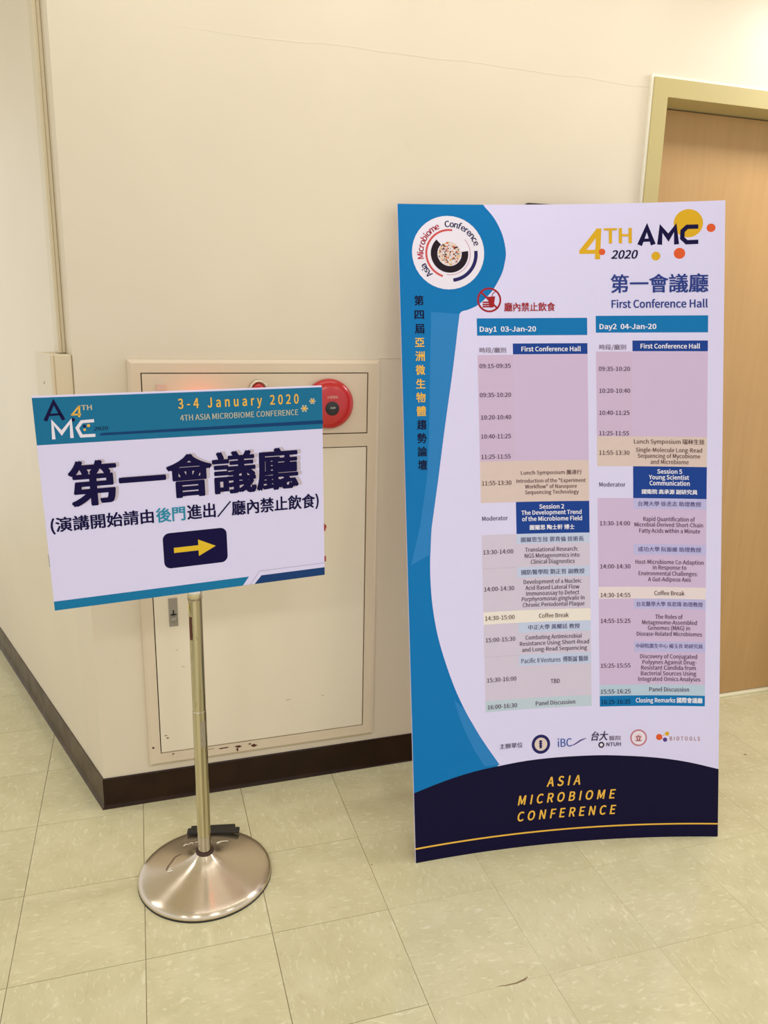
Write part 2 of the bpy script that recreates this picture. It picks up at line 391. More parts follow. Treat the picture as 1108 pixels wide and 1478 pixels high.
["AV","background_print",[0.4,199.4,98.3,222.4,184.2,237.6,261.3,245.8,344.8,253.5,438.6,256.9,560.6,256.7,644.7,252.6,747.0,244.6,841.6,230.8,929.9,210.7],"navy",2],
["T","footer_lettering","ASIA",404.2,508.7,171.7,27.8,"goldt",1,1],
["T","footer_lettering","MICROBIOME",314.0,618.7,124.5,26.8,"goldt",1,1],
["T","footer_lettering","CONFERENCE",312.4,619.7,76.9,26.7,"goldt",1,1],
["S2","background_print",[88.7,1568.4,84.1,1469.4,78.9,1350.7,73.1,1212.1,63.8,1093.6,39.6,956.2,10.1,847.6],[171.9,1561.4,156.5,1460.7,138.0,1349.5,116.0,1210.8,97.5,1092.1,72.6,944.4,68.1,875.2],"teal2",2],
["S2","background_print",[127.1,451.8,142.4,398.1,160.1,352.1,186.1,296.9,214.6,249.4],[155.7,422.9,175.8,386.7,202.0,339.7,226.5,300.9,261.4,248.7],"teal2",2],
["C","no_food_notice",[260.1,1601.5],"red",2,35.7],
["C","no_food_notice",[260.1,1601.5],"tealorpaper",3,30.3],
["G","no_food_notice",[254.7,1610.7,278.0,1611.7,272.9,1580.3,261.8,1579.3],"red",4],
["L","no_food_notice",[268.0,1610.6,271.6,1620.4,279.5,1625.7],"red",4,2.2],
["L","no_food_notice",[240.5,1594.5,261.6,1595.0],"red",4,4.4],
["L","no_food_notice",[240.4,1588.0,261.5,1588.5],"red",4,4.4],
["L","no_food_notice",[240.3,1582.1,261.3,1582.5],"red",4,4.4],
["L","no_food_notice",[236.2,1624.8,284.0,1577.0],"red",5,5.0],
["T","no_food_notice","廳內禁止飲食",303.8,454.6,1568.4,23.9,"red",2,0],
["T","vertical_title","第",40.4,67.8,1586.7,26.4,"navy",2,0],
["T","vertical_title","四",40.0,67.5,1546.9,26.4,"navy",2,0],
["T","vertical_title","屆",39.9,67.3,1506.8,26.4,"navy",2,0],
["T","vertical_title","亞",39.1,66.5,1467.4,26.4,"goldt",2,0],
["T","vertical_title","洲",39.1,66.6,1428.0,26.4,"goldt",2,0],
["T","vertical_title","微",39.0,66.5,1388.6,26.4,"goldt",2,0],
["T","vertical_title","生",38.8,66.3,1349.0,26.4,"goldt",2,0],
["T","vertical_title","物",38.2,65.7,1310.1,26.4,"goldt",2,0],
["T","vertical_title","體",38.8,66.3,1271.1,26.4,"goldt",2,0],
["T","vertical_title","趨",38.9,66.5,1232.4,26.4,"navy",2,0],
["T","vertical_title","勢",38.5,66.2,1194.1,26.4,"navy",2,0],
["T","vertical_title","論",38.7,66.3,1155.8,26.4,"navy",2,0],
["T","vertical_title","壇",38.1,65.7,1117.5,26.4,"navy",2,0],
["T","organiser_caption","主辦單位",261.8,333.0,294.3,14.6,"ink",0,0],
["C","navy_crest",[389.4,299.2],"indigod",1,28.5],
["C","navy_crest",[389.4,299.2],"beige",2,19.5],
["L","navy_crest",[388.5,311.0,388.4,286.8],"indigod",3,6.5],
["L","navy_crest",[383.5,308.2,394.1,307.5],"indigod",4,2.8],
["L","navy_crest",[383.4,301.2,393.9,300.5],"indigod",4,2.8],
["L","navy_crest",[383.3,294.2,393.8,293.5],"indigod",4,2.8],
["T","blue_logo","iBC",441.2,484.6,287.2,24.3,"blue",0,0],
["TP","violet_swash",[479.8,287.4,494.1,293.0,512.5,303.9,529.6,309.8],"violet",2,[0.8,3.5,4.5,1.5]],
["T","hospital_logo","台大",544.8,597.4,300.9,26.1,"ink",1,1],
["T","hospital_logo","醫院",599.4,635.7,299.6,13.5,"grey",0,0],
["C","hospital_logo",[575.8,287.4],"ink",1,9.5],
["C","hospital_logo",[575.8,287.4],"paperw",2,4.8],
["T","hospital_logo","NTUH",591.2,635.6,282.8,11.1,"ink",1,0],
["C","rose_crest",[690.1,305.9],"rose",1,25.8],
["C","rose_crest",[690.1,305.9],"paperw",2,20.5],
["C","rose_crest",[690.1,305.9],"rosel",3,13.7],
["T","rose_crest","立",680.1,699.2,295.7,17.5,"crimson",1,0],
["C","molecule_logo",[752.8,307.6],"orange",2,9.5],
["C","molecule_logo",[776.6,317.9],"gold",2,6.5],
["C","molecule_logo",[770.6,299.5],"violet",2,6.5],
["L","molecule_logo",[752.8,307.6,776.6,317.9],"gold",1,1.9],
["L","molecule_logo",[752.8,307.6,770.6,299.5],"orange",1,1.9],
["T","sponsor_lettering","BIOTOOLS",784.9,874.9,297.2,12.1,"copper",0,0],
]
SIGN_PRINT = [
["R","header_print",[0,387.3,658.9,494.2],"signteal",1],
["G","header_print",[134.6,406.9,660.3,409.0,660.2,399.7,130.0,401.2],"signline",2],
["T","header_print","3-4 January 2020",307.6,597.8,453.7,22.2,"goldt",1,0],
["T","header_print","4TH ASIA MICROBIOME CONFERENCE",310.5,595.9,425.2,13.5,"paleg",0,0],
["C","header_print",[633.3,457.3],"goldt",3,3.5],
["C","header_print",[639.4,457.0],"paleg",2,2.2],
["C","header_print",[636.2,452.1],"paleg",2,2.2],
["C","header_print",[630.2,452.4],"paleg",2,2.2],
["C","header_print",[627.2,457.5],"paleg",2,2.2],
["C","header_print",[630.3,462.4],"paleg",2,2.2],
["C","header_print",[636.4,462.1],"paleg",2,2.2],
["C","header_print",[612.3,440.0],"goldt",3,4.0],
["C","header_print",[619.3,439.7],"paleg",2,2.5],
["C","header_print",[615.7,434.1],"paleg",2,2.5],
["C","header_print",[608.7,434.4],"paleg",2,2.5],
["C","header_print",[605.4,440.4],"paleg",2,2.5],
["C","header_print",[609.0,446.0],"paleg",2,2.5],
["C","header_print",[615.9,445.7],"paleg",2,2.5],
["L","logo_print",[22.2,440.0,42.7,480.2,59.7,440.2],"navyt",2,7.7],
["L","logo_print",[31.7,452.5,54.7,453.2],"navyt",2,5.0],
["L","logo_print",[94.1,470.4,91.9,445.0],"goldt",2,4.0],
["L","logo_print",[94.0,469.2,77.6,450.6],"goldt",2,3.4],
["L","logo_print",[75.6,450.7,96.4,450.9],"goldt",2,3.4],
["T","logo_print","TH",97.7,120.1,459.9,10.9,"paleg",1,0],
["L","logo_print",[35.5,398.6,36.3,436.3,52.8,411.6,73.5,436.7,73.0,399.3],"paperw",3,7.3],
["L","logo_print",[122.1,435.4,96.1,434.3,85.7,420.8,92.7,402.5,122.3,402.6],"paperw",3,6.9],
["C","logo_print",[78.3,439.6],"navyt",2,4.3],
["C","logo_print",[100.9,424.2],"navyt",2,3.1],
["C","logo_print",[109.7,425.0],"goldt",2,3.4],
["C","logo_print",[100.8,416.2],"goldt",2,2.8],
["T","logo_print","2020",119.6,150.4,413.2,8.0,"navyt",0,1],
["T","lettering","第一會議廳",62.6,602.3,244.8,95.7,"shadowg",3,0],
["T","lettering","第一會議廳",56.3,593.2,243.2,95.6,"navyt",3,0],
["T","lettering","(演講開始請由",10.2,235.5,186.8,32.1,"navyt",1,0],
["T","lettering","後門",240.8,309.1,186.1,33.1,"signteal2",1,0],
["T","lettering","進出／廳內禁止飲食)",313.3,645.3,185.9,34.5,"navyt",1,0],
["RR","arrow_panel",[252.3,68.6,405.9,157.4],"navyt",1,16],
["G","arrow_panel",[277.0,106.5,335.5,106.5,335.5,92.0,377.6,113.0,335.5,134.0,335.5,119.5,277.0,119.5],"yellow",2],
["G","footer_print",[0.0,0.0,440.5,0.0,457.3,22.2,0.0,22.2],"signteal2b",1],
["G","footer_print",[470.5,0.0,658.9,0.0,658.9,21.1,489.3,21.1],"signnavy",1],
["L","footer_print",[459.9,0.0,484.4,33.2,658.9,33.2],"line2",1,1.0],
]

# ------------------------------------------------------------------ room shell
T = 0.3048; GA = -0.0138; G0 = Vector((-0.2017, -0.6497, 0))
EX = Vector((math.cos(GA), math.sin(GA), 0)); EY = Vector((-math.sin(GA), math.cos(GA), 0))
LD = Vector((-0.3222, 0.9467, 0)); LN = Vector((-0.9467, -0.3222, 0))      # left wall: run direction and outward normal
ZC = 2.70
DX0, DX1, DZ = 1.791, 2.74, 2.19                                          # door opening
bm = bmesh.new(); add_box(bm, -4, -4.6, -.08, 4.6, 4.0, -.0032)
floor = struct(obj('floor', bm, M['grout']))
def tile_mesh(g=.0008, b=.0007):
    bm = bmesh.new(); h = T/2-g
    lo = [bm.verts.new((x, y, -.0032)) for x, y in ((-h, -h), (h, -h), (h, h), (-h, h))]
    mi = [bm.verts.new((x, y, -b*.6)) for x, y in ((-h, -h), (h, -h), (h, h), (-h, h))]
    k = h-b; hi = [bm.verts.new((x, y, 0)) for x, y in ((-k, -k), (k, -k), (k, k), (-k, k))]
    bm.faces.new(hi)
    for a, c in ((lo, mi), (mi, hi)):
        for i in range(4): bm.faces.new((a[i], a[(i+1) % 4], c[(i+1) % 4], c[i]))
    me = bpy.data.meshes.new('tile'); bm.to_mesh(me); bm.free(); me.materials.append(M['tile']); return me
TM = tile_mesh(); TM2 = tile_mesh(.00022, .0003)      # joints narrowed right of the stand to imitate seams washed out by bright light
def left_x(y): return y*LD.x/LD.y
fieldV, fieldF = [], []
for i in range(-13, 15):
    for j in range(-13, 15):
        c = G0 + EX*(T*(i+.5)) + EY*(T*(j+.5))
        if c.y > .28 and c.x > left_x(c.y)+.3: continue
        if -1.45 < c.x < 3.3 and -1.75 < c.y < 1.75:
            o = bpy.data.objects.new('tile', TM2 if i >= 3 else TM); COL.objects.link(o); o.parent = floor; o.location = c
            o.rotation_euler.z = GA + (math.pi/2)*((i+j) % 2) + random.uniform(-.001, .001)
        elif -3.9 < c.x < 4.4 and -4.5 < c.y < 3.9:
            k = len(fieldV); h = T/2-.0009
            fieldV += [tuple(c + EX*(a*h) + EY*(b*h) + Vector((0, 0, -.0001))) for a, b in ((-1, -1), (1, -1), (1, 1), (-1, 1))]; fieldF.append((k, k+1, k+2, k+3))
ft = raw('outer_tiles', fieldV, fieldF, [M['tile']], floor); ft['kind'] = 'stuff'
scm = mat('floor_scuff', (.24, .17, .08), .6)
def floor_mark(pts, wd):
    V = []
    for i, p in enumerate(pts): V += [(p[0], p[1]-wd[i]/2, .0002), (p[0], p[1]+wd[i]/2, .0002)]
    lp(raw('scuff_mark', V, [(2*i, 2*i+2, 2*i+3, 2*i+1) for i in range(len(pts)-1)], [scm], floor), 'brown scuff on the floor tiles')
floor_mark([(.880, -.967), (.900, -.971), (.9266, -.9718), (.950, -.968), (.961, -.963)], [.0008, .003, .004, .006, .002])
floor_mark([(2.178, -.303), (2.185, -.301), (2.193, -.302)], [.002, .009, .003]); floor_mark([(.718, -.486), (.723, -.484)], [.004, .004])

def child_box(name, a, b, m, par, bev=0., seg=1):
    L = par.location; return box(name, tuple(a[i]-L[i] for i in range(3)), tuple(b[i]-L[i] for i in range(3)), m, par, bev, None, seg)
bm = bmesh.new()
# front wall: prism with the outer corner cut along the side wall, then the pieces round the door
def prism(bm, pts, z0, z1):
    lo = [bm.verts.new((x, y, z0)) for x, y in pts]; hi = [bm.verts.new((x, y, z1)) for x, y in pts]; n = len(pts)
    bm.faces.new(lo); bm.faces.new(hi[::-1])
    for i in range(n): bm.faces.new((lo[i], lo[(i+1) % n], hi[(i+1) % n], hi[i]))
prism(bm, [(0, 0), (DX0-.02, 0), (DX0-.02, .16), (left_x(.16), .16)], 0, ZC)
prism(bm, [(DX0-.02, 0), (DX1+.02, 0), (DX1+.02, .16), (DX0-.02, .16)], DZ+.02, ZC)
prism(bm, [(DX1+.02, 0), (4.4, 0), (4.4, .16), (DX1+.02, .16)], 0, ZC)
wf = struct(obj('wall_front', bm, M['wall']))
box('paint_ridge', (.868, -.0012, 1.3835), (1.36, .0, 1.3862), M['wall'], wf, .0005)
bm = bmesh.new()
p = [Vector((0, 0, 0))+LD*.1691, LD*3.6, LD*3.6-LN*.16, LD*.1691-LN*.16]
prism(bm, [(a.x, a.y) for a in p], 0, ZC)
struct(obj('wall_left', bm, M['wallside']))
bm = bmesh.new(); add_box(bm, -4, -4.6, ZC, 4.6, 4.0, ZC+.1); struct(obj('ceiling', bm, M['ceiling']))

# baseboards: thin vinyl strip with a coved foot, swept along the wall
def sweep(name, m, a, b, n, prof, parent=None, miter_a=0., miter_b=0.):
    bm = bmesh.new(); d = (b-a).normalized(); R = []
    for P, mt in ((a, miter_a), (b, miter_b)):
        R.append([bm.verts.new(P + n*t + d*(mt*t) + Vector((0, 0, z))) for t, z in prof])
    k = len(prof)
    for i in range(k): bm.faces.new((R[0][i], R[0][(i+1) % k], R[1][(i+1) % k], R[1][i]))
    bm.faces.new(R[0]); bm.faces.new(R[1][::-1])
    return obj(name, bm, m, parent)
BP = [(0, .1015), (.0035, .1015), (.005, .099), (.005, .022), (.0055, .010), (.008, .004), (.012, .001), (.012, 0), (0, 0)]
cth = LN.dot(Vector((0, -1, 0))); tm = math.tan(math.acos(cth)/2)
struct(sweep('baseboard_front', M['base'], Vector((0, 0, 0)), Vector((1.737, 0, 0)), Vector((0, -1, 0)), BP, None, -tm, 0))
struct(sweep('baseboard_left', M['baseL'], Vector((0, 0, 0)), LD*3.6, LN, BP, None, -tm, 0))
struct(sweep('baseboard_right', M['base'], Vector((DX1+.055, 0, 0)), Vector((4.4, 0, 0)), Vector((0, -1, 0)), BP))

# door, recessed in a painted steel frame
d = empty('door_1', (DX0, .1, 0)); struct(d)
child_box('door_panel', (DX0+.002, .10, .012), (DX1-.002, .14, DZ-.003), M['wood'], d, .002)
hd = child_box('door_handle_plate', (DX1-.085, .094, .92), (DX1-.045, .0995, 1.10), M['steel'], d, .002)
bm = bmesh.new(); lathe(bm, [(0, .07), (.018, .068), (.026, .055), (.022, .035), (.011, .028), (.011, .0), (0, 0)], 24, Matrix.Translation((DX1-.065-DX0, -.006, 1.02)) @ Matrix.Rotation(math.pi/2, 4, 'X'))
obj('door_knob', bm, M['steel'], d, None, True)
child_box('threshold', (DX0-.001, .085, 0), (DX1+.001, .135, .010), M['thresh'], d, .002)
f = empty('trim_1', (DX0, 0, 0)); struct(f)
TW, TT = .053, .014
def frame_piece(name, a, b, inner, m):      # mitred architrave plus its reveal back to the door; a->b runs along the inner edge
    bm = bmesh.new(); up = (b-a).normalized(); out = -inner
    def quad(*v): bm.faces.new([bm.verts.new(x) for x in v])
    y0, y1 = -TT, .155
    if abs(up.z) > .5: A2 = a + out*TW; B2 = b + out*TW + up*TW
    else: A2 = a + out*TW - up*TW; B2 = b + out*TW + up*TW
    g = lambda P, y: Vector((P.x-f.location.x, y, P.z))
    quad(g(a, y0), g(b, y0), g(B2, y0), g(A2, y0))
    quad(g(A2, y0), g(B2, y0), g(B2, .0), g(A2, .0))
    quad(g(a, y0), g(a, y1), g(b, y1), g(b, y0))
    quad(g(A2, 0), g(B2, 0), g(b, y1), g(a, y1))
    if abs(up.z) > .5: quad(g(a, y0), g(A2, y0), g(A2, 0), g(a, y1))
    bmesh.ops.remove_doubles(bm, verts=bm.verts, dist=1e-5)
    return obj(name, bm, m, f)
frame_piece('door_jamb', Vector((DX0, 0, 0)), Vector((DX0, 0, DZ)), Vector((1, 0, 0)), M['trim'])
frame_piece('door_jamb', Vector((DX1, 0, 0)), Vector((DX1, 0, DZ)), Vector((-1, 0, 0)), M['trim'])
frame_piece('door_head', Vector((DX0, 0, DZ)), Vector((DX1, 0, DZ)), Vector((0, 0, -1)), M['trim'])
bm = bmesh.new(); L = f.location
add_box(bm, DX0-TW-.008-L.x, -.009, 0, DX0-TW-L.x, .0, DZ+TW+.008); add_box(bm, DX0-TW-L.x, -.009, DZ+TW, DX1+TW-L.x, .0, DZ+TW+.008); add_box(bm, DX1+TW-L.x, -.009, 0, DX1+TW+.008-L.x, 0, DZ+TW+.008)
lp(obj('caulk_line', bm, M['caulk'], f), 'white caulk bead round the khaki door frame')

# trunking and its box on the side wall, just round the corner
def lbox(name, d0, d1, n0, n1, z0, z1, m, parent=None, bev=.0015):
    bm = bmesh.new(); add_box(bm, 0, 0, 0, d1-d0, n1-n0, z1-z0, bev=bev)
    R = Matrix((LD, LN, Vector((0, 0, 1)))).transposed().to_4x4(); P = LD*d0 + LN*n0 + Vector((0, 0, z0))
    for v in bm.verts: v.co = R @ v.co
    if parent: return obj(name, bm, m, parent, P-parent.location)
    return obj(name, bm, m, None, P)
t = empty('cable_trunking', LD*.03+Vector((0, 0, 1.40))); tag(t, 'slim cream cable trunking running up beside the outer wall corner', 'trunking')
lbox('trunking_base', .057, .093, .0005, .010, 1.392, ZC-.002, M['trunk'], t); lbox('trunking_cover', .055, .095, .0105, .021, 1.392, ZC-.002, M['trunk'], t, .002)
t = empty('junction_box', LD*.0+Vector((0, 0, .96))); tag(t, 'cream junction box at wall corner, peeking above the left sign board', 'junction box')
lbox('box_body', .004, .168, .0005, .048, .95, 1.390, M['trunk'], t, .003); lbox('box_lid', .002, .170, .0485, .057, .948, 1.392, M['trunk'], t, .003)
bm = bmesh.new(); lathe(bm, [(0, .0525), (.0035, .052), (.004, .051), (0, .0505)], 12, Matrix((LD, Vector((0, 0, 1)), LN)).transposed().to_4x4()); o = obj('screw', bm, M['grey'], t, LD*.085+LN*.006+Vector((0, 0, .35)))

# ------------------------------------------------------------------ fire cabinet
cab = empty('fire_cabinet', (.138, 0, .13)); tag(cab, 'cream steel fire hydrant cabinet set in the wall behind the left sign', 'cabinet')
CL = cab.location
X0, X1, Z0, Z1 = .138, .865, .130, 1.379; YF = -.021
PX0, PX1 = .1725, .828; PZ = [(.171, 1.120), (1.159, 1.343)]
bm = bmesh.new()
xs = [X0+.010, PX0, PX1, X1-.010]; zs = [Z0+.010, PZ[0][0], PZ[0][1], PZ[1][0], PZ[1][1], Z1-.010]
gv = {}
def V_(x, y, z):
    k = (round(x, 4), round(y, 4), round(z, 4))
    if k not in gv: gv[k] = bm.verts.new((x-CL.x, y-CL.y, z-CL.z))
    return gv[k]
for a in range(3):
    for b in range(5):
        if a == 1 and b in (1, 3): continue
        bm.faces.new([V_(xs[a], YF, zs[b]), V_(xs[a+1], YF, zs[b]), V_(xs[a+1], YF, zs[b+1]), V_(xs[a], YF, zs[b+1])])
for (z0, z1) in PZ:
    c4 = [(PX0, z0), (PX1, z0), (PX1, z1), (PX0, z1)]
    for i in range(4): (xa, za), (xb, zb) = c4[i], c4[(i+1) % 4]; bm.faces.new([V_(xa, YF, za), V_(xb, YF, zb), V_(xb, -.002, zb), V_(xa, -.002, za)])
ring = [(xs[0], z) for z in zs] + [(x, zs[-1]) for x in xs[1:]] + [(xs[-1], z) for z in zs[-2::-1]] + [(x, zs[0]) for x in xs[-2:0:-1]]
def outp(x, z, y, e):
    return V_(x-(e if abs(x-xs[0]) < 1e-6 else 0)+(e if abs(x-xs[-1]) < 1e-6 else 0), y, z-(e if abs(z-zs[0]) < 1e-6 else 0)+(e if abs(z-zs[-1]) < 1e-6 else 0))
for i in range(len(ring)):
    a, b = ring[i], ring[(i+1) % len(ring)]
    bm.faces.new([V_(a[0], YF, a[1]), V_(b[0], YF, b[1]), outp(*b, -.014, .010), outp(*a, -.014, .010)])
    bm.faces.new([outp(*a, -.014, .010), outp(*b, -.014, .010), outp(*b, -.0005, .010), outp(*a, -.0005, .010)])
obj('frame', bm, M['cab'], cab)
bm = bmesh.new()
for (z0, z1) in PZ: add_box(bm, PX0+.0005-CL.x, -.0035, z0+.0005-CL.z, PX1-.0005-CL.x, -.0015, z1-.0005-CL.z)
lp(obj('gap_shadow_strip', bm, M['gap'], cab), 'dark gap round the cabinet doors')
g = .0028
up_ = child_box('upper_panel', (PX0+g, YF+.001, PZ[1][0]+g), (PX1-g, -.005, PZ[1][1]-g), M['cab'], cab, .001)
dr = child_box('cabinet_door', (PX0+g, YF+.001, PZ[0][0]+g), (PX1-g, -.005, PZ[0][1]-g), M['cabdoor'], cab, .001)
RX = Matrix.Rotation(math.pi/2, 4, 'X')
def disc(name, prof, x, y, z, m, parent, seg=48, smooth=True):
    bm = bmesh.new(); lathe(bm, prof, seg, RX); P = Vector((x, y, z)); pp = parent
    while pp: P = P - pp.location; pp = pp.parent
    return obj(name, bm, m, parent, P, smooth)
bell = disc('alarm_bell', [(0, .034), (.030, .0335), (.052, .031), (.066, .026), (.0725, .017), (.074, .006), (.074, .001), (0, .001)], .7045, YF, 1.2515, M['bell'], cab)
lp(bell, 'round red alarm bell with black centre badge')
disc('bell_badge', [(0, .0375), (.018, .0372), (.0205, .036), (.0205, .030), (0, .030)], .708, YF, 1.2405, M['black'], bell, 32)
pb = disc('push_button_ring', [(0, .008), (.018, .008), (.021, .012), (.0255, .012), (.0275, .008), (.028, .0), (0, 0)], .496, YF, 1.296, M['steel'], cab, 32)
lp(disc('push_button', [(0, .020), (.010, .019), (.016, .013), (.017, .008), (0, .008)], .496, YF, 1.296, M['bell'], pb, 28), 'red push button in a chrome ring')
lm_ = disc('lamp_socket', [(0, .006), (.034, .006), (.036, .0), (0, 0)], .330, YF, 1.235, M['steel'], cab, 32)
lp(disc('indicator_lamp', [(0, .040), (.012, .038), (.022, .031), (.028, .018), (.029, .006), (0, .006)], .330, YF, 1.235, M['lens'], lm_, 28), 'red glowing indicator lamp')
child_box('name_tag', (.2125, YF-.002, 1.294), (.240, YF+.001, 1.311), M['tag'], cab, .0005)
lk = child_box('lock_plate', (.217, YF-.0015, .590), (.243, YF+.002, .680), M['grey'], cab, .001)
def at(x, y, z): return (x-CL.x, y-CL.y, z-CL.z)
bm = bmesh.new(); lathe(bm, [(0, .005), (.008, .005), (.0095, .003), (.0095, 0), (0, 0)], 24, Matrix.Translation(at(.230, YF-.0015, .612)) @ RX); obj('lock_barrel', bm, M['grey'], lk, None, True)
bm = bmesh.new(); add_box(bm, *at(.222, YF-.0035, .626), *at(.239, YF-.001, .630)); add_box(bm, *at(.2285, YF-.0035, .626), *at(.2325, YF-.001, .642)); obj('keyhole', bm, M['black'], lk)
random.seed(11)
def blot(bm, x, z, rx, rz, y=YF-.0004, n=9):
    c = [bm.verts.new(at(x+rx*math.cos(2*math.pi*i/n)*random.uniform(.55, 1.25), y, z+rz*math.sin(2*math.pi*i/n)*random.uniform(.55, 1.25))) for i in range(n)]; bm.faces.new(c)
def blots(name, lst, m, lab, y):
    for a in lst:
        bm = bmesh.new(); blot(bm, *a, y=y); lp(obj(name, bm, m, cab), lab)
blots('rust_spot', ((.151, .195, .004, .004), (.210, .1655, .004, .003), (.365, .1605, .014, .003), (.411, .158, .010, .006), (.409, .148, .004, .007), (.449, .162, .006, .003), (.462, .154, .010, .005), (.32, .1635, .02, .001)), M['rust'], 'brown rust chip on the bottom rail', YF-.0004)
blots('scuff_mark', ((.190, .231, .006, .002), (.196, .222, .005, .003), (.236, .512, .004, .0008), (.252, .455, .006, .0008), (.576, .30, .010, .0012), (.690, .30, .006, .001)), mat('scuff', (.36, .24, .15), .7), 'faint brown scuff on the cabinet door', YF+.0006)

# dark notice plate mostly behind the tall banner
p = empty('notice_plate', (1.326, 0, 1.60)); tag(p, 'dark-edged notice plate on the wall, top corner showing above the banner', 'plaque')
child_box('plate_back', (1.327, -.018, 1.601), (1.640, -.0005, 1.852), mat('dark_bronze', (.035, .022, .012), .45), p, .001)
child_box('plate_face', (1.340, -.020, 1.614), (1.627, -.0185, 1.839), mat('bronze_plate_face', (.16, .11, .06), .4), p)

# ------------------------------------------------------------------ print helpers
import os
from mathutils.geometry import tessellate_polygon
def load_font():
    try: return bpy.data.fonts.load(os.path.join(bpy.utils.system_resource('DATAFILES', path='fonts'), 'Noto Sans CJK Regular.woff2'))
    except Exception: return None
FONT = load_font()
tc = bpy.data.curves.new('lettering_work', 'FONT'); to = bpy.data.objects.new('lettering_work', tc); COL.objects.link(to)
if FONT: tc.font = FONT
tc.fill_mode = 'FRONT'; tc.size = 1.0
def text_mesh(s, bold=0, ital=0, res=2, space=1.):
    em(); tc.space_character = space; tc.body = s; tc.shear = .22 if ital else 0.; tc.resolution_u = res
    dg = bpy.context.evaluated_depsgraph_get(); dg.update()
    me = bpy.data.meshes.new_from_object(to.evaluated_get(dg))
    V = [(v.co.x, v.co.y) for v in me.vertices]; F = [tuple(p.vertices) for p in me.polygons]
    bpy.data.meshes.remove(me)
    d = em()*{0: .014, 1: .026, 2: .022, 3: .036}[bold]; V0, F0 = V, F; V, F = [], []      # heavier face: the outline laid down again a hair to each side
    for n, (dx, dy) in enumerate(((-1, 0), (1, 0)) if not bold else ((0, 0), (-1, 0), (1, 0), (-.75, .7), (.75, -.7), (.75, .7), (-.75, -.7))):
        k = len(V); V += [(v[0]+dx*d, v[1]+dy*d*.8, n*.07) for v in V0]; F += [tuple(i+k for i in f) for f in F0]
    return V, F
_em = []
def em():
    if not _em:
        _em.append(0.); V, F = text_mesh('H'); _em[0] = (max(v[1] for v in V)-min(v[1] for v in V))/.73
    return _em[0]
def ext(V, k): a = [v[k] for v in V]; return min(a), max(a)
CAPH = ext(text_mesh('H')[0], 1)[1]; CJK = ext(text_mesh('國')[0], 1)
def text_fit(s, u0, u1, v, cap, bold=0, ital=0, space=1.):
    V, F = text_mesh(s, bold, ital, 4 if cap > 16 else (2 if cap > 7 else 1), space)
    fa = next((c for c in s if c.isalpha() or c.isdigit()), 'a'); cj = ord(fa) > 0x2000
    if cj: sy = cap/(CJK[1]-CJK[0]); oy = CJK[0]
    else: sy = cap/CAPH; oy = 0
    a, b = ext(V, 0); sx = (u1-u0)/max(b-a, 1e-6)
    if len(s) == 1 and s == '一': sx = sy
    return [(u0+(x-a)*sx, v+(y-oy)*sy, z) for x, y, z in V], F
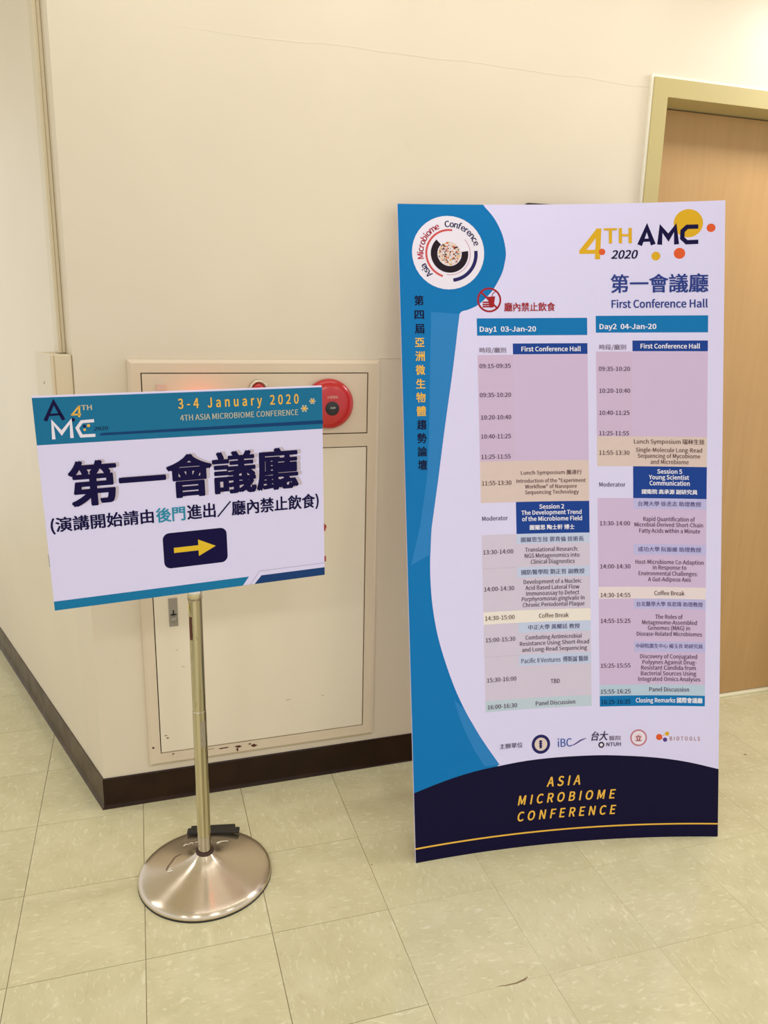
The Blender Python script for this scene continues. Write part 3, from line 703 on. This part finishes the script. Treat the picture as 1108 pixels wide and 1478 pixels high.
class Sheet:
    def __init__(s, surf, name_parent, step=.00012):
        s.surf = surf; s.parts = {}; s.parent = name_parent; s.step = step
    def add(s, part, V, F, col, lay):
        P = s.parts.setdefault(part, dict(V=[], F=[], mi=[], mats=[]))
        if col not in P['mats']: P['mats'].append(col)
        k = len(P['V']); P['V'] += [s.surf(p[0]/1000, p[1]/1000, (lay+(p[2] if len(p) > 2 else 0))*s.step) for p in V]
        P['F'] += [tuple(i+k for i in f) for f in F]; P['mi'] += [P['mats'].index(col)]*len(F)
    def grid(s, part, u0, v0, u1, v1, col, lay, du=25, dv=60):
        nu = max(1, math.ceil((u1-u0)/du)); nv = max(1, math.ceil((v1-v0)/dv))
        V = [(u0+(u1-u0)*i/nu, v0+(v1-v0)*j/nv) for j in range(nv+1) for i in range(nu+1)]
        F = [(j*(nu+1)+i, j*(nu+1)+i+1, (j+1)*(nu+1)+i+1, (j+1)*(nu+1)+i) for j in range(nv) for i in range(nu)]
        s.add(part, V, F, col, lay)
    def strips(s, part, A, B, col, lay, n=12):     # ruled area between two polylines of equal length
        V = []; m = len(A)
        for a, b in zip(A, B): V += [(a[0]+(b[0]-a[0])*i/n, a[1]+(b[1]-a[1])*i/n) for i in range(n+1)]
        F = [(j*(n+1)+i, j*(n+1)+i+1, (j+1)*(n+1)+i+1, (j+1)*(n+1)+i) for j in range(m-1) for i in range(n)]
        s.add(part, V, F, col, lay)
    def poly(s, part, P, col, lay):
        s.add(part, list(P), [tuple(t) for t in tessellate_polygon([[Vector((x, y, 0)) for x, y in P]])], col, lay)
    def disc(s, part, c, r, col, lay, n=40):
        k = max(1, math.ceil(r/9)); V = [tuple(c[:2])]
        for q in range(1, k+1): V += [(c[0]+r*q/k*math.cos(2*math.pi*i/n), c[1]+r*q/k*math.sin(2*math.pi*i/n)) for i in range(n)]
        F = [(0, 1+i, 1+(i+1) % n) for i in range(n)]
        for q in range(k-1): F += [(1+q*n+i, 1+(q+1)*n+i, 1+(q+1)*n+(i+1) % n, 1+q*n+(i+1) % n) for i in range(n)]
        s.add(part, V, F, col, lay)
    def arc(s, part, c, r, wd, a0, a1, col, lay, n=40):
        V = []
        for i in range(n+1):
            a = math.radians(a0+(a1-a0)*i/n); V += [(c[0]+(r-wd/2)*math.cos(a), c[1]+(r-wd/2)*math.sin(a)), (c[0]+(r+wd/2)*math.cos(a), c[1]+(r+wd/2)*math.sin(a))]
        s.add(part, V, [(2*i, 2*i+1, 2*i+3, 2*i+2) for i in range(n)], col, lay)
    def line(s, part, P, wd, col, lay):
        P = [Vector(p) for p in P]; wd = [wd]*len(P) if not isinstance(wd, list) else wd; Lf, Rt = [], []
        for i, p in enumerate(P):
            d0 = (p-P[i-1]).normalized() if i else None; d1 = (P[i+1]-p).normalized() if i < len(P)-1 else None
            d0 = d0 or d1; d1 = d1 or d0
            n0 = Vector((-d0.y, d0.x)); n1 = Vector((-d1.y, d1.x)); b = (n0+n1); b = b.normalized() if b.length > 1e-6 else n0
            k = min(1/max(b.dot(n0), .35), 1.9)*wd[i]/2; Lf.append(p+b*k); Rt.append(p-b*k)
        V = [tuple(x) for pr in zip(Lf, Rt) for x in pr]
        s.add(part, V, [(2*i, 2*i+1, 2*i+3, 2*i+2) for i in range(len(P)-1)], col, lay)
    def finish(s):
        for k, P in s.parts.items():
            raw(k, [tuple(v) for v in P['V']], P['F'], [ink(c) for c in P['mats']], s.parent, P['mi'])
def prs(a): return [(a[i], a[i+1]) for i in range(0, len(a), 2)]
def cr(pts, n=5):                                   # smooth curve through points
    out = []
    for i in range(len(pts)-1):
        p0, p1, p2, p3 = pts[max(i-1, 0)], pts[i], pts[i+1], pts[min(i+2, len(pts)-1)]
        for k in range(n):
            t = k/n; out.append(tuple(.5*((2*p1[j])+(p2[j]-p0[j])*t+(2*p0[j]-5*p1[j]+4*p2[j]-p3[j])*t*t+(3*p1[j]-p0[j]-3*p2[j]+p3[j])*t**3) for j in (0, 1)))
    return out+[tuple(pts[-1])]
def roundel(sh, part, c, k):
    s = lambda v: v*k
    sh.arc(part, c, s(84), s(36), 133, 368, 'blackn', 3); sh.arc(part, c, s(126), s(11), 82, 252, 'orange2', 3)
    sh.arc(part, (c[0]+s(2), c[1]), s(142), s(19), -84, 6, 'indigod', 3); sh.arc(part, c, s(113), s(3), -100, 42, 'rose', 3)
    random.seed(5)
    sh.disc(part, c, s(62), 'beige', 3)
    for i in range(170):
        a = random.uniform(0, 2*math.pi); r = s(60)*math.sqrt(random.random())
        sh.disc(part, (c[0]+r*math.cos(a), c[1]+r*math.sin(a)), s(random.uniform(2.6, 5)), random.choice(['blackn', 'orange', 'gold', 'paperw', 'copper', 'paperw', 'brown']), 4+i % 3*.3, 7)
    for word, a0, a1, col in (('Asia', 228, 202, 'indigod'), ('Microbiome', 190, 111, 'crimson2'), ('Conference', 98, 17, 'indigod')):
        wd = [ext(text_mesh(ch, 0, 0, 3)[0], 0) for ch in word]; e_ = em(); ad = [max(b-a, .12*e_)+.09*e_ for a, b in wd]; tot = sum(ad)-.09*e_; x = 0
        for ch, ww in zip(word, ad):
            mid = a0+(a1-a0)*((x+(ww-.09*e_)/2)/tot); x += ww; th = math.radians(mid-90); V, F = text_mesh(ch, 1, 0, 3)
            a, b = ext(V, 0); sc = s(44)/e_; V = [((p_[0]-(a+b)/2)*sc, p_[1]*sc+s(142), p_[2]) for p_ in V]
            sh.add(part, [(c[0]+vx*math.cos(th)-vy*math.sin(th), c[1]+vx*math.sin(th)+vy*math.cos(th)) for vx, vy, vz in V], F, col, 4)
INK.update(orange2=(206, 84, 84), crimson2=(196, 60, 80))
def run(sh, data):
    for r in data:
        k, part = r[0], r[1]
        if k == 'T':
            _, _, s, u0, u1, v, cap, col, bold, ital = r; V, F = text_fit(s, u0, u1, v, cap, bold, ital, 1.22 if part == 'footer_lettering' or s[:3] == '3-4' else 1.25 if part == 'sponsor_lettering' else 1.)
            sh.add(part, V, F, col, 5.5 if col == 'shadowg' else 6.5)
        elif k == 'G': sh.poly(part, prs(r[2]), r[3], r[4])
        elif k == 'L': sh.line(part, prs(r[2]), r[5], r[3], r[4])
        elif k == 'TP': sh.line(part, prs(r[2]), r[5], r[3], r[4])
        elif k == 'C' and part == 'no_food_notice':
            if r[3] == 'red': sh.arc(part, r[2], r[5]*.925, r[5]*.15, 0, 360, 'red', 3)
        elif k == 'C': sh.disc(part, r[2], r[5], r[3], r[4])
        elif k == 'R': sh.grid(part, *r[2], r[3], r[4])
        elif k == 'S2': sh.strips(part, prs(r[2]), prs(r[3]), r[4], r[5], 4)
        elif k == 'RR':
            u0, v0, u1, v1 = r[2]; q = r[5]; P = []
            for cx, cy, a in ((u1-q, v1-q, 0), (u0+q, v1-q, 90), (u0+q, v0+q, 180), (u1-q, v0+q, 270)): P += [(cx+q*math.cos(math.radians(a+t)), cy+q*math.sin(math.radians(a+t))) for t in range(0, 91, 15)]
            sh.poly(part, P, r[3], r[4])
        elif k == 'SW':
            c = cr(prs(r[2]), 4); c = [(c[0][0], HB*1000)]+c[1:-1]; c.append((c[-1][0]+3, c[-1][1]-8)); c = [p for p in c if p[1] > 0]
            c += [(c[-1][0], c[-1][1]*k/4) for k in (3, 2, 1, 0)]; sh.strips(part, [(0, p[1]) for p in c], c, r[3], r[4])
        elif k == 'AV':
            c = cr(prs(r[2]), 3); c[0] = (0, c[0][1]); c[-1] = (WB*1000, c[-1][1]); sh.strips(part, [(p[0], 0) for p in c], c, r[3], r[4], 6)
        elif k == 'ARCS': roundel(sh, part, r[2], r[3])

# ------------------------------------------------------------------ tall banner: a bowed, slightly twisted board leaning back
WB, HB = .9313, 1.8755
BL, BR, TL, TR = (Vector(v) for v in ((.8431, -.5147, 0), (1.7632, -.6589, 0), (.8945, -.0591, 1.8186), (1.7822, -.3391, 1.848)))
def bsurf(u, v):
    s, t = u/WB, v/HB
    return (BL*(1-s)+BR*s)*(1-t)+(TL*(1-s)+TR*s)*t + Vector((.15+.15*t, .975, 0))*((.034+.016*t)*4*s*(1-s))
def bnorm(u, v): e = 1e-3; return (bsurf(u+e, v)-bsurf(u-e, v)).cross(bsurf(u, v+e)-bsurf(u, v-e)).normalized()
ban = empty('display_banner', (BL+BR)*.5); tag(ban, 'tall curved white and blue conference schedule banner standing on the floor', 'banner')
def bs(u, v, off): return bsurf(u, v)+bnorm(u, v)*off - ban.location
bm = bmesh.new(); nu, nv = 60, 40; Fg = [[bm.verts.new(bs(WB*i/nu, HB*j/nv, 0)) for i in range(nu+1)] for j in range(nv+1)]
Bg = [[bm.verts.new(bs(WB*i/nu, HB*j/nv, -.006)) for i in range(nu+1)] for j in range(nv+1)]
for j in range(nv):
    for i in range(nu):
        bm.faces.new((Fg[j][i], Fg[j][i+1], Fg[j+1][i+1], Fg[j+1][i])); bm.faces.new((Bg[j][i], Bg[j+1][i], Bg[j+1][i+1], Bg[j][i+1]))
for j in range(nv):
    bm.faces.new((Fg[j][0], Fg[j+1][0], Bg[j+1][0], Bg[j][0])); bm.faces.new((Fg[j][nu], Bg[j][nu], Bg[j+1][nu], Fg[j+1][nu]))
for i in range(nu):
    bm.faces.new((Fg[0][i], Bg[0][i], Bg[0][i+1], Fg[0][i+1])); bm.faces.new((Fg[nv][i], Fg[nv][i+1], Bg[nv][i+1], Bg[nv][i]))
obj('board', bm, ink('paper'), ban)
# folding strut behind the board
bm = bmesh.new(); a = [bs(WB*.5-.1, HB*.55, -.012), bs(WB*.5+.1, HB*.55, -.012)]; b = [Vector((-.08, .44, .0)), Vector((.12, .41, .0))]
P8 = [a[0], a[1], b[1], b[0]]; lo = [bm.verts.new(v) for v in P8]; hi = [bm.verts.new(v+Vector((0, .005, .002))) for v in P8]
bm.faces.new(lo); bm.faces.new(hi[::-1])
for i in range(4): bm.faces.new((lo[i], lo[(i+1) % 4], hi[(i+1) % 4], hi[i]))
obj('strut', bm, M['white'], ban)
sh = Sheet(bs, ban); run(sh, BANNER_PRINT)
sh.grid('background_print', 0, 38.2, WB*1000, 42.6, 'goldt', 3)
sh.finish()

# ------------------------------------------------------------------ directional sign on its stand
PC = Vector((.2687, -.3954, 0))
st = empty('sign_stand', PC); tag(st, 'directional sign board with yellow arrow on a round-based steel pole stand', 'sign')
bm = bmesh.new(); lathe(bm, [(0, .078), (.021, .078), (.0245, .075), (.030, .069), (.040, .0610), (.055, .0535), (.075, .0462), (.10, .0385), (.13, .0305), (.155, .0245), (.166, .0215), (.173, .0185), (.1778, .0135), (.1795, .008), (.1788, .004), (.176, .0025), (0, .0025)], 96)
obj('base', bm, M['brushed'], st, None, True)
bm = bmesh.new(); lathe(bm, [(0, .003), (.1785, .003), (.1797, .002), (.1797, 0), (0, 0)], 72); obj('rubber_ring', bm, M['black'], st)
bm = bmesh.new(); lathe(bm, [(.0175, .0745), (.0245, .0755), (.0245, .080), (.0195, .082), (.0175, .082)], 40); lp(obj('pole_grommet', bm, M['rustd'], st, None, True), 'dark brown ring where pole meets base')
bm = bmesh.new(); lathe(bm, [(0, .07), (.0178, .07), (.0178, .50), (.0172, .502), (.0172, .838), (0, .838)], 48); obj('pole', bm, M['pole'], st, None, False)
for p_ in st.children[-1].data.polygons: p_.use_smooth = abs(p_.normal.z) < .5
bm = bmesh.new(); lathe(bm, [(0, .808), (.0185, .808), (.0185, .838), (.0155, .840), (.0155, 1.16), (0, 1.16)], 40)
o = lp(obj('pole_sleeve', bm, M['steel'], st), 'narrower chrome upper tube behind the board')
for p_ in o.data.polygons: p_.use_smooth = abs(p_.normal.z) < .5
def polepatch(name, a0, a1, z0, z1, m, lab, r=.0181, jag=.3):
    V, F = [], []; n = 8
    for i in range(n+1):
        z = z0+(z1-z0)*i/n; j0 = random.uniform(-jag, jag)*(a1-a0)*.5; j1 = random.uniform(-jag, jag)*(a1-a0)*.5
        for a in (a0+j0, (a0+a1)/2, a1+j1): V.append((r*math.cos(math.radians(a)), r*math.sin(math.radians(a)), z))
    for i in range(n): F += [(3*i, 3*i+1, 3*i+4, 3*i+3), (3*i+1, 3*i+2, 3*i+5, 3*i+4)]
    lp(raw(name, V, F, [m], st), lab)
polepatch('rust_patch', 205, 232, .703, .765, M['rust'], 'dark rust patch near top of pole')
polepatch('tape_patch', 268, 312, .40, .475, mat('old_tape', (.30, .26, .19), .6), 'dull grey tape residue on pole', jag=.1)
polepatch('yellow_tape', 190, 215, .775, .80, mat('yellow_tape', (.62, .50, .16), .5), 'yellowed tape on pole')
# tape residue and marks on the base
def onbase(x, y):
    r = math.hypot(x, y); pr = [(.0245, .075), (.030, .069), (.040, .0610), (.055, .0535), (.075, .0462), (.10, .0385), (.13, .0305), (.155, .0245), (.166, .0215), (.18, .009)]
    for (r0, z0), (r1, z1) in zip(pr, pr[1:]):
        if r <= r1: return z0+(z1-z0)*(r-r0)/(r1-r0)+.0006
    return .01
def decal(name, lines, wd, m, lab):
    for P in lines:
        V, F = [], []; k = 0
        for i, p in enumerate(P):
            d = Vector(P[min(i+1, len(P)-1)])-Vector(P[max(i-1, 0)]); d.normalize(); n = Vector((-d.y, d.x))*wd*random.uniform(.35, .65)
            for q_ in (Vector(p)+n, Vector(p)-n): V.append((q_.x, q_.y, onbase(q_.x, q_.y)))
        F += [(k+2*i, k+2*i+1, k+2*i+3, k+2*i+2) for i in range(len(P)-1)]
        lp(raw(name, V, F, [m], st), lab)
wt = mat('white_tape_residue', (.85, .80, .68), .6)
decal('tape_residue', [[(-.052, .088), (-.045, .096), (-.038, .088), (-.032, .097), (-.025, .089)], [(-.020, .090), (-.012, .092)], [(.040, .068), (.055, .075), (.072, .077)], [(.038, .060), (.050, .072)], [(.022, .080), (.025, .082)], [(-.092, -.001), (-.100, -.010), (-.088, -.012)]], .006, wt, 'whitish scrap of tape residue on base')
decal('scratch_mark', [[(-.072, .045), (-.080, .040), (-.086, .030), (-.100, .010), (-.104, .0)], [(-.060, .046), (-.070, .043)]], .005, mat('base_stain', (.20, .13, .08), .6), 'brown scratch on left of base')

ORG = Vector((-.0519, -.4556, .8312)); SX = Vector((.99544, .0932, .0198)).normalized(); SN = Vector((.0933, -.9956, -.0069)); SN = (SN-SX*SN.dot(SX)).normalized(); SU = SN.cross(SX)
if SU.z < 0: SU = -SU
SW_, SH_ = .6589, .4942
def ss(u, v, off): return ORG+SX*u+SU*v+SN*off - PC
def sbox(name, u0, v0, n0, u1, v1, n1, m, parent, bev=.0008):
    bm = bmesh.new(); add_box(bm, u0, n0, v0, u1, n1, v1, bev=bev)
    for v in bm.verts: v.co = ss(v.co.x, v.co.z, v.co.y)
    return obj(name, bm, m, parent)
brd = sbox('sign_board', 0, 0, -.010, SW_, SH_, 0, ink('paper'), st)
sbox('backing_board', .012, -.004, -.0145, SW_-.006, SH_-.006, -.0105, mat('grey_backing', (.58, .52, .46), .6), st)
br = sbox('mount_bracket', .27, .10, -.030, .37, .36, -.015, M['grey'], st)
sbox('edge_clip', -.0015, .106, -.012, .0012, .134, -.001, M['grey'], st, .0003)
def ssb(u, v, off): return ORG+SX*u+SU*v+SN*(off) - PC
sh2 = Sheet(ssb, st); 
for r in SIGN_PRINT:
    if r[0] == 'R' and r[1] == 'header_print': r[2][3] = SH_*1000-3.5
run(sh2, SIGN_PRINT); sh2.finish()

# red characters on the cabinet door (mostly behind the sign) and the bell's small print
def wall_text(name, s, x0, x1, z, cap, y, m, par, bold=0):
    V, F = text_fit(s, x0*1000, x1*1000, z*1000, cap*1000, bold); P = Vector((0, 0, 0)); pp = par
    while pp: P += pp.location; pp = pp.parent
    return raw(name, [(q_[0]/1000-P.x, y-q_[2]*.0002-P.y, q_[1]/1000-P.z) for q_ in V], F, [m], par)
wall_text('door_lettering', '消防栓', .318, .7005, .752, .175, YF+.0004, M['redpaint'], cab, 2)
tcol = mat('bell_small_print', (.75, .42, .34), .5)
wall_text('bell_print', '火警警鈴', .692, .725, 1.2695, .008, YF-.0365, tcol, bell)
wall_text('bell_print', 'ALARM', .701, .716, 1.240, .006, YF-.0392, mat('badge_print', (.6, .62, .55), .5), bell)
bpy.data.objects.remove(to)

# ------------------------------------------------------------------ black strips lying on the stand's base behind the pole
def strip(name, cx, cy, ln, wd, ht, ang, z, label):
    bm = bmesh.new(); add_box(bm, -ln/2, -wd/2, 0, ln/2, wd/2, ht, bev=.002); 
    R = Matrix.Rotation(ang, 4, 'Z'); 
    for v in bm.verts: v.co = R @ v.co
    return tag(obj(name, bm, M['blackbar'], None, Vector((cx, cy, z))), label, 'strip')
strip('plastic_strip', .305, -.258, .150, .022, .010, -.23, .0300, 'longer black plastic strip lying on round base, closer to the pole')
strip('plastic_strip', .306, -.237, .128, .018, .010, -.20, .0258, 'shorter black plastic strip lying on back rim of round base')

# ------------------------------------------------------------------ ceiling light fixtures (the lamps above are theirs, the last two added)
for i, (loc, sx, sy, pw) in enumerate(LAMPS):
    t = empty('ceiling_light', (loc[0], loc[1], ZC)); tag(t, 'long white ceiling light close to the front wall' if i == 0 else ('', 'small white ceiling light, second from the left in the back row', 'small white ceiling light at the left end of the back row', 'small white ceiling light, third from the left in the back row', 'small white ceiling light at the right end of the back row', 'added white ceiling light in the side passage, brightening the left wall', 'added square white ceiling light brightening the floor right of the door')[i], 'light', 'ceiling lights' if i else None)
    bm = bmesh.new(); add_box(bm, -sx/2-.03, -sy/2-.03, -.035, sx/2+.03, sy/2+.03, -.001, bev=.003); obj('light_housing', bm, M['alu'], t)
